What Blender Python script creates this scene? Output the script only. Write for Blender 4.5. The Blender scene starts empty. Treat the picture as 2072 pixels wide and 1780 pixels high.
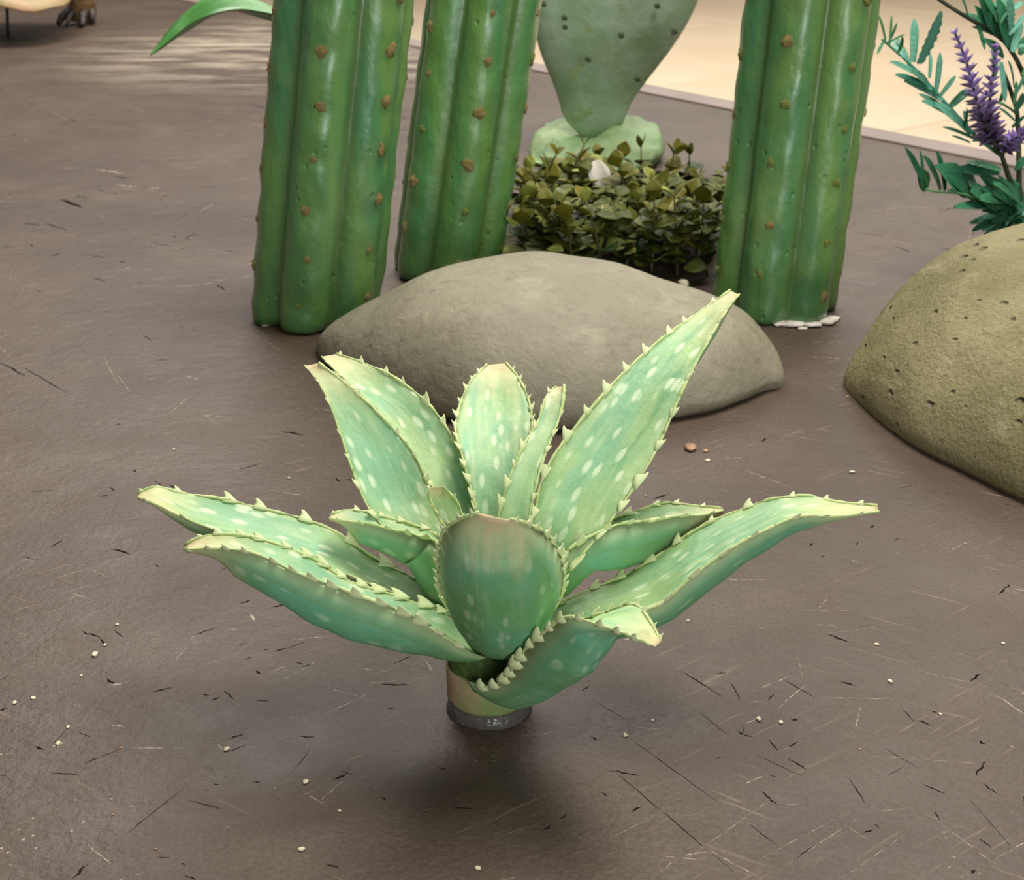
import bpy, bmesh, math, random
from mathutils import Vector, Matrix, noise
random.seed(7)
D = bpy.data
SC = bpy.context.scene
COL = SC.collection
# ------------------------------------------------------------------ camera, world, light
F, CX, CY, H, PITCH = 2800.0, 1036.0, 890.0, 0.55, math.radians(24)
cd = D.cameras.new('camera'); cam = D.objects.new('camera', cd); COL.objects.link(cam)
cam.location = (0, 0, H); cam.rotation_euler = (math.radians(90) - PITCH, 0, 0)
cd.sensor_width = 36; cd.sensor_fit = 'HORIZONTAL'; cd.lens = 36 * F / 2072; cd.clip_start = .02
cd.dof.use_dof = True; cd.dof.focus_distance = 0.95; cd.dof.aperture_fstop = 18
SC.camera = cam
w = D.worlds.new('world'); SC.world = w; w.use_nodes = True
w.node_tree.nodes['Background'].inputs[0].default_value = (1.0, .95, .88, 1)
w.node_tree.nodes['Background'].inputs[1].default_value = .16
def area(name, loc, target, sx, sy, power, col):
    l = D.lights.new(name, 'AREA'); l.shape = 'RECTANGLE'; l.size = sx; l.size_y = sy; l.energy = power; l.color = col
    o = D.objects.new(name, l); COL.objects.link(o); o.location = loc
    o.rotation_euler = (Vector(target) - Vector(loc)).to_track_quat('-Z', 'Y').to_euler()
area('ceiling_panel_light', (.6, 1.45, 2.5), (.1, 1.15, 0), 1.5, 1.1, 80, (1, .96, .89))
area('floor_length_window_light', (.9, -2.4, .8), (.1, 1.6, .25), 1.1, 2.4, 74, (.93, .98, 1.0))
area('far_ceiling_light', (1.5, 6.5, 3.2), (1.2, 5.5, -.4), 4, 3, 165, (1, .95, .88))
area('far_board_fill_light', (-1.0, 4.4, 2.9), (-.8, 3.6, 0), 2.0, 1.4, 110, (1, .95, .88))  # unseen fill lamp, added to brighten the far board
SC.view_settings.view_transform = 'Standard'; SC.view_settings.look = 'None'
SC.view_settings.exposure = 0.0; SC.view_settings.gamma = 1; SC.view_settings.use_curve_mapping = False

cP, sP = math.cos(PITCH), math.sin(PITCH)
def W(px, py, Y=None, z=None):
    """photo pixel -> world point at distance Y or on height z"""
    a, b = (px - CX) / F, (CY - py) / F
    d = Vector((a, cP + b * sP, -sP + b * cP))
    t = Y / d.y if Y is not None else (z - H) / d.z
    return Vector((0, 0, H)) + d * t
def pxm(p):                       # metres per photo pixel at a world point
    return (p.y * cP + (H - p.z) * sP) / F

# ------------------------------------------------------------------ object helpers
def tag(o, label=None, cat=None, group=None, kind=None):
    for k, v in (('label', label), ('category', cat), ('group', group), ('kind', kind)):
        if v: o[k] = v
    return o
def empty(name, loc):
    o = D.objects.new(name, None); COL.objects.link(o); o.location = loc; o.empty_display_size = .02
    return o
def adopt(o, parent):
    if parent is not None:
        o.parent = parent
        o.matrix_parent_inverse = parent_world(parent).inverted()
def parent_world(p):
    m = Matrix.LocRotScale(p.location, p.rotation_euler, p.scale)
    if p.parent: m = parent_world(p.parent) @ p.matrix_parent_inverse @ m
    return m
def link(name, me, parent=None, mat=None):
    o = D.objects.new(name, me); COL.objects.link(o)
    if mat and not me.materials: me.materials.append(mat)
    adopt(o, parent)
    return o
def mesh(name, verts, faces, mat=None, parent=None, smooth=True):
    me = D.meshes.new(name); me.from_pydata([tuple(v) for v in verts], [], faces)
    if smooth: me.polygons.foreach_set('use_smooth', [True] * len(me.polygons))
    me.update()
    return link(name, me, parent, mat)
def fattr(me, name, vals):
    a = me.attributes.new(name, 'FLOAT', 'POINT'); a.data.foreach_set('value', vals)
def copyto(src, parent, M):
    o = D.objects.new(src.name if hasattr(src, 'name') else 'part', src); COL.objects.link(o)
    adopt(o, parent)
    o.matrix_basis = M
    return o
def frame(origin, ydir, zhint, sx=1, sy=1, sz=1):
    y = ydir.normalized(); x = y.cross(zhint)
    if x.length < 1e-6: x = y.cross(Vector((1, .1, .2)))
    x.normalize(); z = x.cross(y)
    return Matrix(((x.x*sx, y.x*sy, z.x*sz, origin.x), (x.y*sx, y.y*sy, z.y*sz, origin.y),
                   (x.z*sx, y.z*sy, z.z*sz, origin.z), (0, 0, 0, 1)))
def crv(pts, n):
    """Catmull-Rom resample, even in chord length"""
    P = [Vector(p) for p in pts]
    P = [P[0] * 2 - P[1]] + P + [P[-1] * 2 - P[-2]]
    out = []
    for i in range(1, len(P) - 2):
        for k in range(16):
            t = k / 16
            a, b, c, d = P[i-1], P[i], P[i+1], P[i+2]
            out.append(.5 * ((2*b) + (c-a)*t + (2*a-5*b+4*c-d)*t*t + (3*b-a-3*c+d)*t**3))
    out.append(P[-2])
    L = [0]
    for i in range(1, len(out)): L.append(L[-1] + (out[i] - out[i-1]).length)
    res = []; j = 0
    for k in range(n):
        s = L[-1] * k / (n - 1)
        while j < len(L) - 2 and L[j+1] < s: j += 1
        u = (s - L[j]) / max(1e-9, L[j+1] - L[j])
        res.append(out[j].lerp(out[j+1], min(1, u)))
    return res
def tube(name, pts, rads, mat, parent=None, seg=8, n=None, wob=0):
    P = crv(pts, n or max(8, 4 * len(pts)))
    V, Fc = [], []
    x = None
    for i, p in enumerate(P):
        t = (P[min(i+1, len(P)-1)] - P[max(i-1, 0)]).normalized()
        if x is None: x = t.orthogonal().normalized()
        x = (x - t * x.dot(t)).normalized(); y = t.cross(x)
        f = i / (len(P)-1) * (len(rads)-1); k = min(int(f), len(rads)-2); r = rads[k] + (rads[k+1]-rads[k])*(f-k)
        if wob: r *= 1 + wob * noise.noise(p * 160)
        for q in range(seg):
            a = 2*math.pi*q/seg
            V.append(p + (x*math.cos(a) + y*math.sin(a)) * r)
    m = len(P)
    for i in range(m-1):
        for q in range(seg):
            Fc.append((i*seg+q, i*seg+(q+1) % seg, (i+1)*seg+(q+1) % seg, (i+1)*seg+q))
    Fc.append(tuple(range(seg))[::-1]); Fc.append(tuple((m-1)*seg+q for q in range(seg)))
    return mesh(name, V, Fc, mat, parent)

# ------------------------------------------------------------------ material helpers
class NT:
    def __init__(s, name):
        s.m = D.materials.new(name); s.m.use_nodes = True; s.t = s.m.node_tree
        s.bsdf = s.t.nodes['Principled BSDF']
    def n(s, typ, **kw):
        nd = s.t.nodes.new(typ)
        ins = kw.pop('i', {})
        for k, v in kw.items(): setattr(nd, k, v)
        for k, v in ins.items(): s.set(nd.inputs[k], v)
        return nd
    def set(s, sock, v):
        if hasattr(v, 'is_output') or isinstance(v, bpy.types.NodeSocket): s.t.links.new(v, sock)
        else:
            if sock.type == 'RGBA' and len(v) == 3: v = (*v, 1)
            sock.default_value = v
    def math(s, op, a, b=0.0, clamp=False):
        nd = s.n('ShaderNodeMath', operation=op, use_clamp=clamp); s.set(nd.inputs[0], a); s.set(nd.inputs[1], b); return nd.outputs[0]
    def mix(s, fac, a, b, blend='MIX'):
        nd = s.n('ShaderNodeMix', data_type='RGBA', blend_type=blend)
        s.set(nd.inputs[0], fac); s.set(nd.inputs[6], a); s.set(nd.inputs[7], b); return nd.outputs[2]
    def rng(s, v, a, b, c=0.0, d=1.0, smooth=True):
        nd = s.n('ShaderNodeMapRange'); nd.interpolation_type = 'SMOOTHSTEP' if smooth else 'LINEAR'
        for k, x in enumerate((v, a, b, c, d)): s.set(nd.inputs[k], x)
        return nd.outputs[0]
    def noise(s, vec, scale, detail=3, rough=.55, dist=0):
        nd = s.n('ShaderNodeTexNoise'); s.set(nd.inputs['Vector'], vec)
        nd.inputs['Scale'].default_value = scale; nd.inputs['Detail'].default_value = detail
        nd.inputs['Roughness'].default_value = rough; nd.inputs['Distortion'].default_value = dist
        return nd.outputs['Fac']
    def coords(s, kind='Object'):
        return s.n('ShaderNodeTexCoord').outputs[kind]
    def mapping(s, vec, scale=(1, 1, 1), rot=(0, 0, 0), loc=(0, 0, 0)):
        nd = s.n('ShaderNodeMapping'); s.set(nd.inputs[0], vec)
        nd.inputs['Location'].default_value = loc; nd.inputs['Rotation'].default_value = rot; nd.inputs['Scale'].default_value = scale
        return nd.outputs[0]
    def attr(s, name):
        return s.n('ShaderNodeAttribute', attribute_name=name).outputs['Fac']
    def bump(s, h, strength=.3, dist=.01, prev=None):
        nd = s.n('ShaderNodeBump'); s.set(nd.inputs['Height'], h); nd.inputs['Strength'].default_value = strength; nd.inputs['Distance'].default_value = dist
        if prev is not None: s.t.links.new(prev, nd.inputs['Normal'])
        return nd.outputs[0]
    def done(s, col, rough=.6, normal=None, **kw):
        s.set(s.bsdf.inputs['Base Color'], col); s.set(s.bsdf.inputs['Roughness'], rough)
        if normal is not None: s.t.links.new(normal, s.bsdf.inputs['Normal'])
        for k, v in kw.items(): s.set(s.bsdf.inputs[k.replace('_', ' ')], v)
        return s.m
def rgb(r, g, b):
    f = lambda c: (c/255/12.92) if c <= 10 else ((c/255+.055)/1.055)**2.4
    return (f(r), f(g), f(b), 1)
def mottled(name, c1, c2, scale=30, rough=.6, bs=.2, bd=.004, bscale=60, c3=None, **kw):
    n = NT(name); v = n.coords()
    c = n.mix(n.rng(n.noise(v, scale), .3, .7), c1, c2)
    if c3: c = n.mix(n.rng(n.noise(v, scale*2.7, 4), .55, .72), c, c3)
    return n.done(c, rough, n.bump(n.noise(v, bscale, 5), bs, bd), **kw)

# ------------------------------------------------------------------ materials: board
def cpts(rows, s, ox, oy):
    return [((ox+a/s, oy+b/s), (ox+c/s, oy+d/s), w) for a, b, c, d, w in rows]
CRACKS = cpts([(180,580,600,885,5),(70,710,690,1230,5.5),(420,250,630,385,7),(905,290,1065,382,6),(515,455,640,557,5),(750,990,890,1097,5),
    (970,1160,1060,1095,6),(780,655,1000,760,5),(940,675,1030,730,9),(1400,625,1570,725,5),(1580,795,1700,850,7),(1870,790,1940,845,10),
    (1860,1060,1915,1105,8),(660,310,710,395,6),(1415,760,1490,715,4),(0,395,160,490,4),(1230,770,1310,890,7),(840,580,890,640,7),
    (1640,930,1670,975,7),(1490,440,1545,500,6),(590,268,640,262,8),(720,515,725,560,4),(1790,850,2030,1120,3)], 2.376, 1200, 1250) + \
  cpts([(1160,250,1300,205,9),(515,1015,600,980,10),(600,980,730,930,5),(750,1445,1100,1170,6),(1140,1240,1340,1295,6),(300,920,410,805,4),(910,590,1030,565,10),
    (470,830,545,862,6),(1460,400,1510,380,7),(1575,340,1610,330,9),(1640,345,1720,330,11),(1720,330,1840,285,6),(1340,585,1400,635,7),(1370,950,1480,905,7),
    (1740,1080,1860,940,4),(0,520,50,495,7),(1430,310,1480,297,7),(940,1580,1020,1582,6),(1110,1690,1170,1715,9),(1810,440,1870,425,9),(680,215,735,265,6)], 2.96, 0, 1200) + \
  cpts([(440,365,590,425,22),(820,205,940,215,20),(1000,270,1060,280,18),(320,540,490,590,9),(0,1540,190,1645,10),(1090,680,1240,705,9),(20,710,100,705,10),
    (640,770,770,790,8),(1110,1525,1210,1520,8),(170,1580,480,1760,7),(550,345,640,355,12),(1150,350,1210,345,12)], 3.56, 0, 300) + \
  cpts([(1040,455,1070,450,20),(700,1455,780,1450,10),(650,1440,800,1442,8),(870,1620,960,1610,7),(90,1600,300,1640,7)], 3.42, 1700, 0)
PALE = cpts([(700,150,920,185,30),(840,265,1010,280,28),(1060,285,1160,290,32),(840,875,960,860,16),(1340,1640,1430,1665,14),(1050,1660,1130,1658,10),(820,1600,940,1750,7),
    (750,1500,850,1700,5)], 3.56, 0, 300) + \
  cpts([(310,920,380,900,30),(0,970,80,960,30),(1300,900,1330,940,14),(660,550,740,540,24),(290,600,380,590,10),(1500,120,1525,170,16),(1360,220,1450,210,10),(680,790,740,800,26)], 2.96, 0, 1200) + \
  cpts([(80,1060,330,930,4),(290,1250,430,1130,5),(460,1150,870,860,5),(800,1160,1290,900,5),(1200,1250,1500,1040,4),(1080,380,1460,390,4),(1280,940,1540,910,4),
    (720,510,800,480,8),(440,1140,560,1125,12),(980,170,1010,290,3),(780,70,840,30,4),(1500,240,1900,330,3),(1080,80,1560,20,3),(1300,660,2000,710,3),(900,1210,1290,950,5)], 2.376, 1200, 1250)
def board_material():
    n = NT('board_paint'); v = n.coords()
    crack, pale = n.attr('crack'), n.attr('pale')
    crack = n.rng(crack, .12, .6)
    pale = n.rng(pale, .05, .5)
    pale = n.math('MULTIPLY', pale, n.rng(n.noise(v, 160, 4, .7), .42, .62))
    # fine scratches in three directions, streaks with a noise mask
    scr = None
    for k, (ang, th) in enumerate(((.62, .60), (-.55, .62))):
        m = n.mapping(n.mapping(v, (1, 1, 1), (0, 0, -ang)), (11, 210, 1), (0, 0, 0), (k*3.1, k*1.7, 0))
        a = n.rng(n.noise(m, 1.0, 3, .65, .3), th, th+.08)
        a = n.math('MULTIPLY', a, n.rng(n.noise(v, 7.0 + k, 2), .40, .66))
        scr = a if scr is None else n.math('MAXIMUM', scr, a)
    speck = n.n('ShaderNodeTexVoronoi', i={'Vector': v}); speck.inputs['Scale'].default_value = 190
    rnd = n.n('ShaderNodeSeparateColor', i={0: speck.outputs['Color']}).outputs[0]
    sp = n.math('MULTIPLY', n.rng(speck.outputs['Distance'], .10, .24, 1, 0), n.math('MULTIPLY', n.math('GREATER_THAN', rnd, .80), n.rng(n.noise(v, 5.5, 3), .56, .68)))
    cl = n.rng(n.noise(v, 2.2, 4, .6), .3, .7)
    col = n.mix(cl, rgb(76, 61, 51), rgb(94, 78, 66))
    col = n.mix(n.math('MULTIPLY', n.rng(n.noise(n.mapping(v, (1, 1, 1), (0, 0, .4), (4, 2, 0)), 6, 5, .65), .48, .75), .45), col, rgb(110, 95, 80))
    col = n.mix(n.math('MULTIPLY', n.rng(n.noise(v, 300, 3, .7), .35, .70), .50), col, rgb(58, 46, 38))
    col = n.mix(n.math('MULTIPLY', scr, .42), col, rgb(150, 132, 116))
    col = n.mix(n.math('MULTIPLY', pale, .8), col, rgb(190, 175, 155))
    col = n.mix(n.math('MULTIPLY', sp, .6), col, rgb(205, 190, 170))
    # reflection of the cream brightness, painted as pale streaks on the far board
    c0 = W(610, 100, z=0)
    mp = n.mapping(v, (1/.75, 1/.80, 1), (0, 0, 0), (-c0.x/.75, -c0.y/.80, 0))
    ln = n.n('ShaderNodeVectorMath', operation='LENGTH', i={0: mp}).outputs['Value']
    st = n.math('MULTIPLY', n.rng(ln, .35, 1.0, 1, 0), n.rng(n.noise(n.mapping(v, (3, 14, 1), (0, 0, -.2)), 1.0, 5, .65), .40, .62))
    col = n.mix(n.math('MULTIPLY', st, .6), col, rgb(206, 192, 170))
    dk = crack
    col = n.mix(n.math('MULTIPLY', dk, .75), col, rgb(30, 23, 19))
    ht = n.math('SUBTRACT', n.math('ADD', n.math('MULTIPLY', n.noise(v, 28, 6, .62), .8), n.math('MULTIPLY', n.noise(v, 140, 4, .65), .35)), n.math('MULTIPLY', dk, 1.2))
    ht = n.math('ADD', ht, n.math('MULTIPLY', scr, .12))
    nm = n.bump(ht, .36, .006)
    nm = n.bump(n.noise(n.mapping(v, (30, 52, 1), (0, 0, .5)), 1.0, 4, .6), .16, .006, nm)
    rough = n.math('ADD', n.math('MULTIPLY', n.noise(v, 14, 4), .30), .36)
    rough = n.math('ADD', rough, n.math('MULTIPLY', dk, .3))
    return n.done(col, rough, nm, Specular_IOR_Level=.4)

# ------------------------------------------------------------------ materials: plants and stones
def aloe_material():
    n = NT('aloe_paint')
    al, ac, u, un = n.attr('along'), n.attr('across'), n.attr('edge'), n.attr('under')
    tt = n.attr('tfrac')
    rnd = n.n('ShaderNodeObjectInfo').outputs['Random']
    v = n.n('ShaderNodeCombineXYZ', i={0: al, 1: ac, 2: n.math('MULTIPLY', rnd, 7.0)}).outputs[0]
    st = n.noise(n.mapping(v, (14, 110, 1)), 1.0, 4, .6)
    bl = n.noise(n.mapping(v, (13, 22, 1), (0, 0, 0), (2, 5, 0)), 1.0, 3)
    top = n.mix(n.rng(bl, .35, .65), rgb(162, 194, 132), rgb(138, 188, 146))
    top = n.mix(n.math('MULTIPLY', n.rng(st, .45, .75), .7), top, rgb(196, 216, 162))
    top = n.mix(n.math('MULTIPLY', n.rng(st, .46, .28), .75), top, rgb(108, 162, 116))
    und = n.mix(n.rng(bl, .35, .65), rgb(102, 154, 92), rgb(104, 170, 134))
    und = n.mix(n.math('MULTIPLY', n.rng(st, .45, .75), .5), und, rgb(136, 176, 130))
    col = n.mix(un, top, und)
    # pale elongated spots
    vo = n.n('ShaderNodeTexVoronoi', i={'Vector': n.mapping(v, (62, 165, 1))}); vo.inputs['Scale'].default_value = 1.0
    rn = n.n('ShaderNodeSeparateColor', i={0: vo.outputs['Color']}).outputs[0]
    spot = n.math('MULTIPLY', n.rng(n.math('ADD', vo.outputs['Distance'], n.math('MULTIPLY', n.math('SUBTRACT', st, .5), .3)), .20, .46, 1, 0), n.math('GREATER_THAN', rn, .50))
    col = n.mix(n.math('MULTIPLY', spot, n.math('SUBTRACT', .72, n.math('MULTIPLY', un, .45))), col, rgb(222, 236, 198))
    # green-olive near the base, yellow and pink at the tip
    col = n.mix(n.math('MULTIPLY', n.rng(tt, .45, .05), .55), col, rgb(96, 128, 66))
    tipn = n.math('ADD', tt, n.math('MULTIPLY', n.math('SUBTRACT', st, .5), .22))
    col = n.mix(n.math('MULTIPLY', n.rng(tipn, .74, .98), .7), col, rgb(206, 196, 142))
    col = n.mix(n.math('MULTIPLY', n.rng(tipn, .93, 1.04), .75), col, rgb(204, 164, 130))
    ed = n.rng(n.math('ADD', u, n.math('MULTIPLY', n.math('SUBTRACT', st, .5), .12)), .86, 1.0)
    col = n.mix(n.math('MULTIPLY', ed, .6), col, rgb(206, 216, 158))
    nm = n.bump(n.math('ADD', n.math('MULTIPLY', st, .6), n.noise(n.coords(), 90, 5)), .32, .0035)
    return n.done(col, .58, nm, Subsurface_Weight=.0)
MA = aloe_material()
M_rim = mottled('margin_cream', rgb(208, 216, 152), rgb(176, 200, 130), 60, .55, .4, .002, 300, rgb(120, 132, 70))
M_tooth = mottled('tooth_cream', rgb(224, 228, 178), rgb(198, 214, 154), 90, .5)
M_heart = mottled('heart_green', rgb(44, 66, 24), rgb(74, 96, 38), 70, .6, .5, .006, 160)
def stem_material():
    n = NT('stem_paint'); v = n.coords('Object')
    g = n.n('ShaderNodeSeparateXYZ', i={0: v}).outputs
    f = n.rng(n.math('ADD', n.math('MULTIPLY', g[0], 16.0), n.noise(v, 40, 3)), -.05, .55)
    c = n.mix(f, rgb(172, 140, 112), rgb(124, 140, 84))
    return n.done(c, .55, n.bump(n.noise(v, 120, 4), .3, .003))
M_stem = stem_material()
def clear_material():
    n = NT('clear_acrylic'); v = n.coords()
    return n.done((.30, .27, .24, 1), n.math('ADD', .08, n.math('MULTIPLY', n.noise(v, 90), .2)), n.bump(n.noise(v, 130, 3), .6, .004), Transmission_Weight=.7, IOR=1.4)
M_clear = clear_material()
def cactus_material(name, seed, warm):
    n = NT(name); v = n.mapping(n.coords(), (1, 1, 1), (0, 0, 0), (seed, seed*2, 0))
    rr = n.attr('rib')
    st = n.noise(n.mapping(v, (26, 26, 3.5)), 1.0, 4, .6)
    c = n.mix(n.rng(st, .35, .68), rgb(78, 138, 86), rgb(110, 154, 74))
    c = n.mix(n.math('MULTIPLY', n.rng(n.noise(v, 16, 3), .5, .72), .6 * warm + .25), c, rgb(124, 158, 84))
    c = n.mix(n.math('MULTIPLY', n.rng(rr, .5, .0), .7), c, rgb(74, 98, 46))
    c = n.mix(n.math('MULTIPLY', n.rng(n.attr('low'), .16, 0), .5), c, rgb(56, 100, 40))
    ht = n.math('ADD', n.noise(n.mapping(v, (42, 42, 17)), 1, 3, .5), n.math('MULTIPLY', n.noise(v, 120, 2, .5), .16))
    pit = n.n('ShaderNodeTexVoronoi', i={'Vector': n.mapping(v, (1, 1, .7))}); pit.inputs['Scale'].default_value = 85
    pr = n.n('ShaderNodeSeparateColor', i={0: pit.outputs['Color']}).outputs[0]
    pm = n.math('MULTIPLY', n.rng(pit.outputs['Distance'], .1, .3, 1, 0), n.math('MULTIPLY', n.math('GREATER_THAN', pr, .8), n.rng(n.noise(v, 14, 2), .48, .6)))
    nm = n.bump(n.math('SUBTRACT', ht, n.math('MULTIPLY', pm, .9)), .45, .008)
    return n.done(c, n.math('ADD', .26, n.math('MULTIPLY', st, .2)), nm, Coat_Weight=1.0, Coat_Roughness=.27)
M_areole = mottled('areole_felt', rgb(206, 174, 90), rgb(226, 206, 136), 260, .8, .9, .004, 500, rgb(120, 92, 44))
M_plaster = mottled('white_plaster', rgb(232, 226, 214), rgb(196, 186, 170), 60, .7)
def rock_material(name, c1, c2, c3, c4, fine, bs, pits, warm=1.0):
    n = NT(name); v = n.coords()
    c = n.mix(n.rng(n.noise(v, 7, 4, .6), .32, .68), c1, c2)
    c = n.mix(n.math('MULTIPLY', n.rng(n.noise(n.mapping(v, (1, 1, 2.5)), 16, 5, .65, .4), .52, .72), .6), c, c3)
    c = n.mix(n.math('MULTIPLY', n.rng(n.noise(v, fine, 4, .7), .5, .72), .55), c, c4)
    ht = n.math('ADD', n.math('MULTIPLY', n.noise(v, 22, 5, .6), .6), n.math('MULTIPLY', n.noise(v, fine*1.3, 5, .65), .4))
    if pits:
        vo = n.n('ShaderNodeTexVoronoi', i={'Vector': n.mapping(v, (1, 1, 1.5))}); vo.inputs['Scale'].default_value = 52
        rn = n.n('ShaderNodeSeparateColor', i={0: vo.outputs['Color']}).outputs[0]
        pm = n.math('MULTIPLY', n.rng(n.math('ADD', vo.outputs['Distance'], n.math('MULTIPLY', n.noise(v, 70, 3), .5)), .28, .52, 1, 0), n.math('GREATER_THAN', rn, .60))
        ht = n.math('SUBTRACT', ht, n.math('MULTIPLY', pm, pits))
        c = n.mix(n.math('MULTIPLY', pm, .35), c, rgb(84, 76, 48))
    return n.done(c, .62, n.bump(ht, bs, .012))
M_rock = rock_material('smooth_grey_stone', rgb(132, 126, 104), rgb(148, 142, 120), rgb(166, 158, 134), rgb(112, 104, 86), 75, .42, 0)
M_rock2 = rock_material('porous_olive_stone', rgb(158, 148, 106), rgb(132, 124, 80), rgb(186, 174, 136), rgb(92, 86, 50), 170, .95, 1.0)
M_pear = mottled('pear_paint', rgb(138, 168, 126), rgb(176, 198, 170), 11, .5, .3, .006, 40, rgb(150, 174, 122))
M_pearbase = mottled('pear_base_paint', rgb(120, 148, 102), rgb(140, 162, 112), 18, .6, .55, .010, 40, rgb(108, 136, 96))

# ------------------------------------------------------------------ setting: platform and floor
E0, E1 = W(1060, 128, z=0), W(1940, 300, z=0)
ed = (E1 - E0); ed.z = 0; ed.normalize(); en = Vector((-ed.y, ed.x, 0))
if en.y < 0: en = -en
PA, PB = E0 - ed * 9, E0 + ed * 5.5
poly = [PA, PB, PB - en * 9, PA - en * 9]
def board_mesh():
    """top face triangulated around every gouge: lens outlines at board level, their spines sunk below it"""
    pts, edges, info = [], [], []
    def add(p, z=0.0, c=0.0, l=0.0):
        pts.append(Vector((p.x, p.y))); info.append((z, c, l)); return len(pts)-1
    ol = [add(p) for p in poly]
    edges.extend((ol[i], ol[(i+1) % 4]) for i in range(4))
    rg = random.Random(21)
    def lens(A, B, wd, pale):
        d = B - A; ln = d.length; d = d / ln; nn = Vector((-d.y, d.x, 0))
        m = max(3, min(9, int(ln / (wd*1.6)) + 2))
        top, bot, sp = [], [], []
        for i in range(m):
            f = i/(m-1); q = wd*.5*(1 - .8*(2*f-1)**2)
            c = A + d*ln*f + nn*wd*rg.uniform(-.35, .35)
            top.append(add(c + nn*q*rg.uniform(.5, 1.3))); bot.append(add(c - nn*q*rg.uniform(.5, 1.3)))
            sp.append(add(c + nn*q*rg.uniform(-.2, .2), -min(.004, wd*.55) if not pale else 0, 0 if pale else 1, 1 if pale else 0))
        a0, b0 = add(A - d*wd*.6), add(B + d*wd*.6)
        for ch in ([a0]+top+[b0], [a0]+bot+[b0], [a0]+sp+[b0]):
            edges.extend(zip(ch[:-1], ch[1:]))
    for rows, pl_ in ((CRACKS, 0), (PALE, 1)):
        for a, b, wd in rows:
            A, B = W(*a, z=0), W(*b, z=0)
            lens(A, B, wd/2.376*pxm(A)*1.15, pl_)
    for k in range(1250):
        Y = .35 + 3.2*rg.random()**1.6; X = rg.uniform(-.46, .46)*(Y+.5)
        A = Vector((X, Y, 0))
        if (A-E0).dot(en) > -.25: continue
        ang = rg.choice((.55, -.62, .15, -.75, .9, -.2)) + rg.gauss(0, .22)
        sc = .5 + .55*Y
        pale_ = rg.random() < .42
        ln = (rg.uniform(.008, .05) if pale_ else .004 + .018*rg.random()**2)*sc; wd = (rg.uniform(.0007, .0018) if pale_ else rg.uniform(.0011, .0030))*sc
        lens(A, A + Vector((math.cos(ang), math.sin(ang), 0))*ln, wd, pale_)
    from mathutils.geometry import delaunay_2d_cdt
    ov, oe, of, orig, _, _ = delaunay_2d_cdt(pts, edges, [], 1, 1e-6)
    V, cr, lt = [], [], []
    for v, o_ in zip(ov, orig):
        z, c, l = info[o_[0]] if o_ else (0, 0, 0)
        V.append((v.x, v.y, z)); cr.append(c); lt.append(l)
    me_faces = [tuple(f) for f in of]
    nb = len(V)
    for p in poly: V.append((p.x, p.y, -.45)); cr.append(0); lt.append(0)
    for p in poly: V.append((p.x, p.y, 0)); cr.append(0); lt.append(0)
    for i in range(4):
        j = (i+1) % 4; me_faces.append((nb+4+i, nb+i, nb+j, nb+4+j))
    me_faces.append((nb+3, nb+2, nb+1, nb))
    o = mesh('display_platform', V, me_faces, board_material(), None, False)
    fattr(o.data, 'crack', cr); fattr(o.data, 'pale', lt)
    for p in o.data.polygons:
        if len(p.vertices) == 3 and p.normal.z < 0: p.flip()
    return o
pf = board_mesh()
tag(pf, 'scuffed dark brown painted board platform under all the plants', kind='structure')
def strip(name, a, b, w0, w1, z0, z1, mat, parent=None):
    V = []
    for z in (z0, z1):
        for p, q in ((a, w0), (b, w0), (b, w1), (a, w1)): V.append(Vector((p.x, p.y, 0)) + en * q + Vector((0, 0, z)))
    Fc = [(3, 2, 1, 0), (4, 5, 6, 7)] + [(i, (i+1) % 4, (i+1) % 4+4, i+4) for i in range(4)]
    o = mesh(name, V, Fc, mat, parent, False)
    bm = bmesh.new(); bm.from_mesh(o.data); bmesh.ops.recalc_face_normals(bm, faces=bm.faces[:]); bm.to_mesh(o.data); bm.free()
    return o
M_trim = mottled('edge_trim_paint', rgb(146, 128, 122), rgb(134, 118, 112), 6, .55)
o = strip('trim_1', PA, PB, -.06, .012, -.03, .004, M_trim); tag(o, 'pale mauve painted edging strip along the platform', kind='structure')
M_tile = mottled('cream_tile', rgb(240, 220, 190), rgb(232, 208, 176), 1.5, .45, .05, .002, 40)
M_grout = mottled('tile_bed', rgb(205, 184, 156), rgb(196, 176, 150), 5, .8)
fl = mesh('floor', [(-14, -8, -.46), (16, -8, -.46), (16, 22, -.46), (-14, 22, -.46)], [(0, 1, 2, 3)], M_grout, None, False)
tag(fl, 'cream tiled museum floor beyond the platform', kind='structure')
tb = bmesh.new(); bmesh.ops.create_cube(tb, size=1); bmesh.ops.scale(tb, vec=(1.192, 1.192, .012), verts=tb.verts[:])
bmesh.ops.bevel(tb, geom=tb.edges[:], offset=.003, segments=1, affect='EDGES')
tme = D.meshes.new('tile'); tb.to_mesh(tme); tb.free(); tme.materials.append(M_tile)
rot = Matrix.Rotation(math.atan2(ed.y, ed.x), 4, 'Z')
for i in range(-6, 6):
    for j in range(0, 8):
        p = E0 + ed * (i * 1.2 + .35) + en * (j * 1.2 + .64)
        copyto(tme, fl, Matrix.Translation((p.x, p.y, -.456)) @ rot)

M_wall = mottled('cream_wall', rgb(236, 218, 190), rgb(230, 210, 182), 1, .8, .05, .002, 60)
wl = []
for q_, z_ in ((-9, -.46), (10, -.46), (10, 3.2), (-9, 3.2)):
    for dd in (0, .1): p = E0 + ed*q_ + en*(9.6+dd); wl.append((p.x, p.y, z_))
o = mesh('wall_back', wl, [(0, 2, 4, 6), (7, 5, 3, 1), (0, 1, 3, 2), (2, 3, 5, 4), (4, 5, 7, 6), (6, 7, 1, 0)], M_wall, None, False)
tag(o, 'plain cream wall at the far side of the room', kind='structure')

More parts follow.
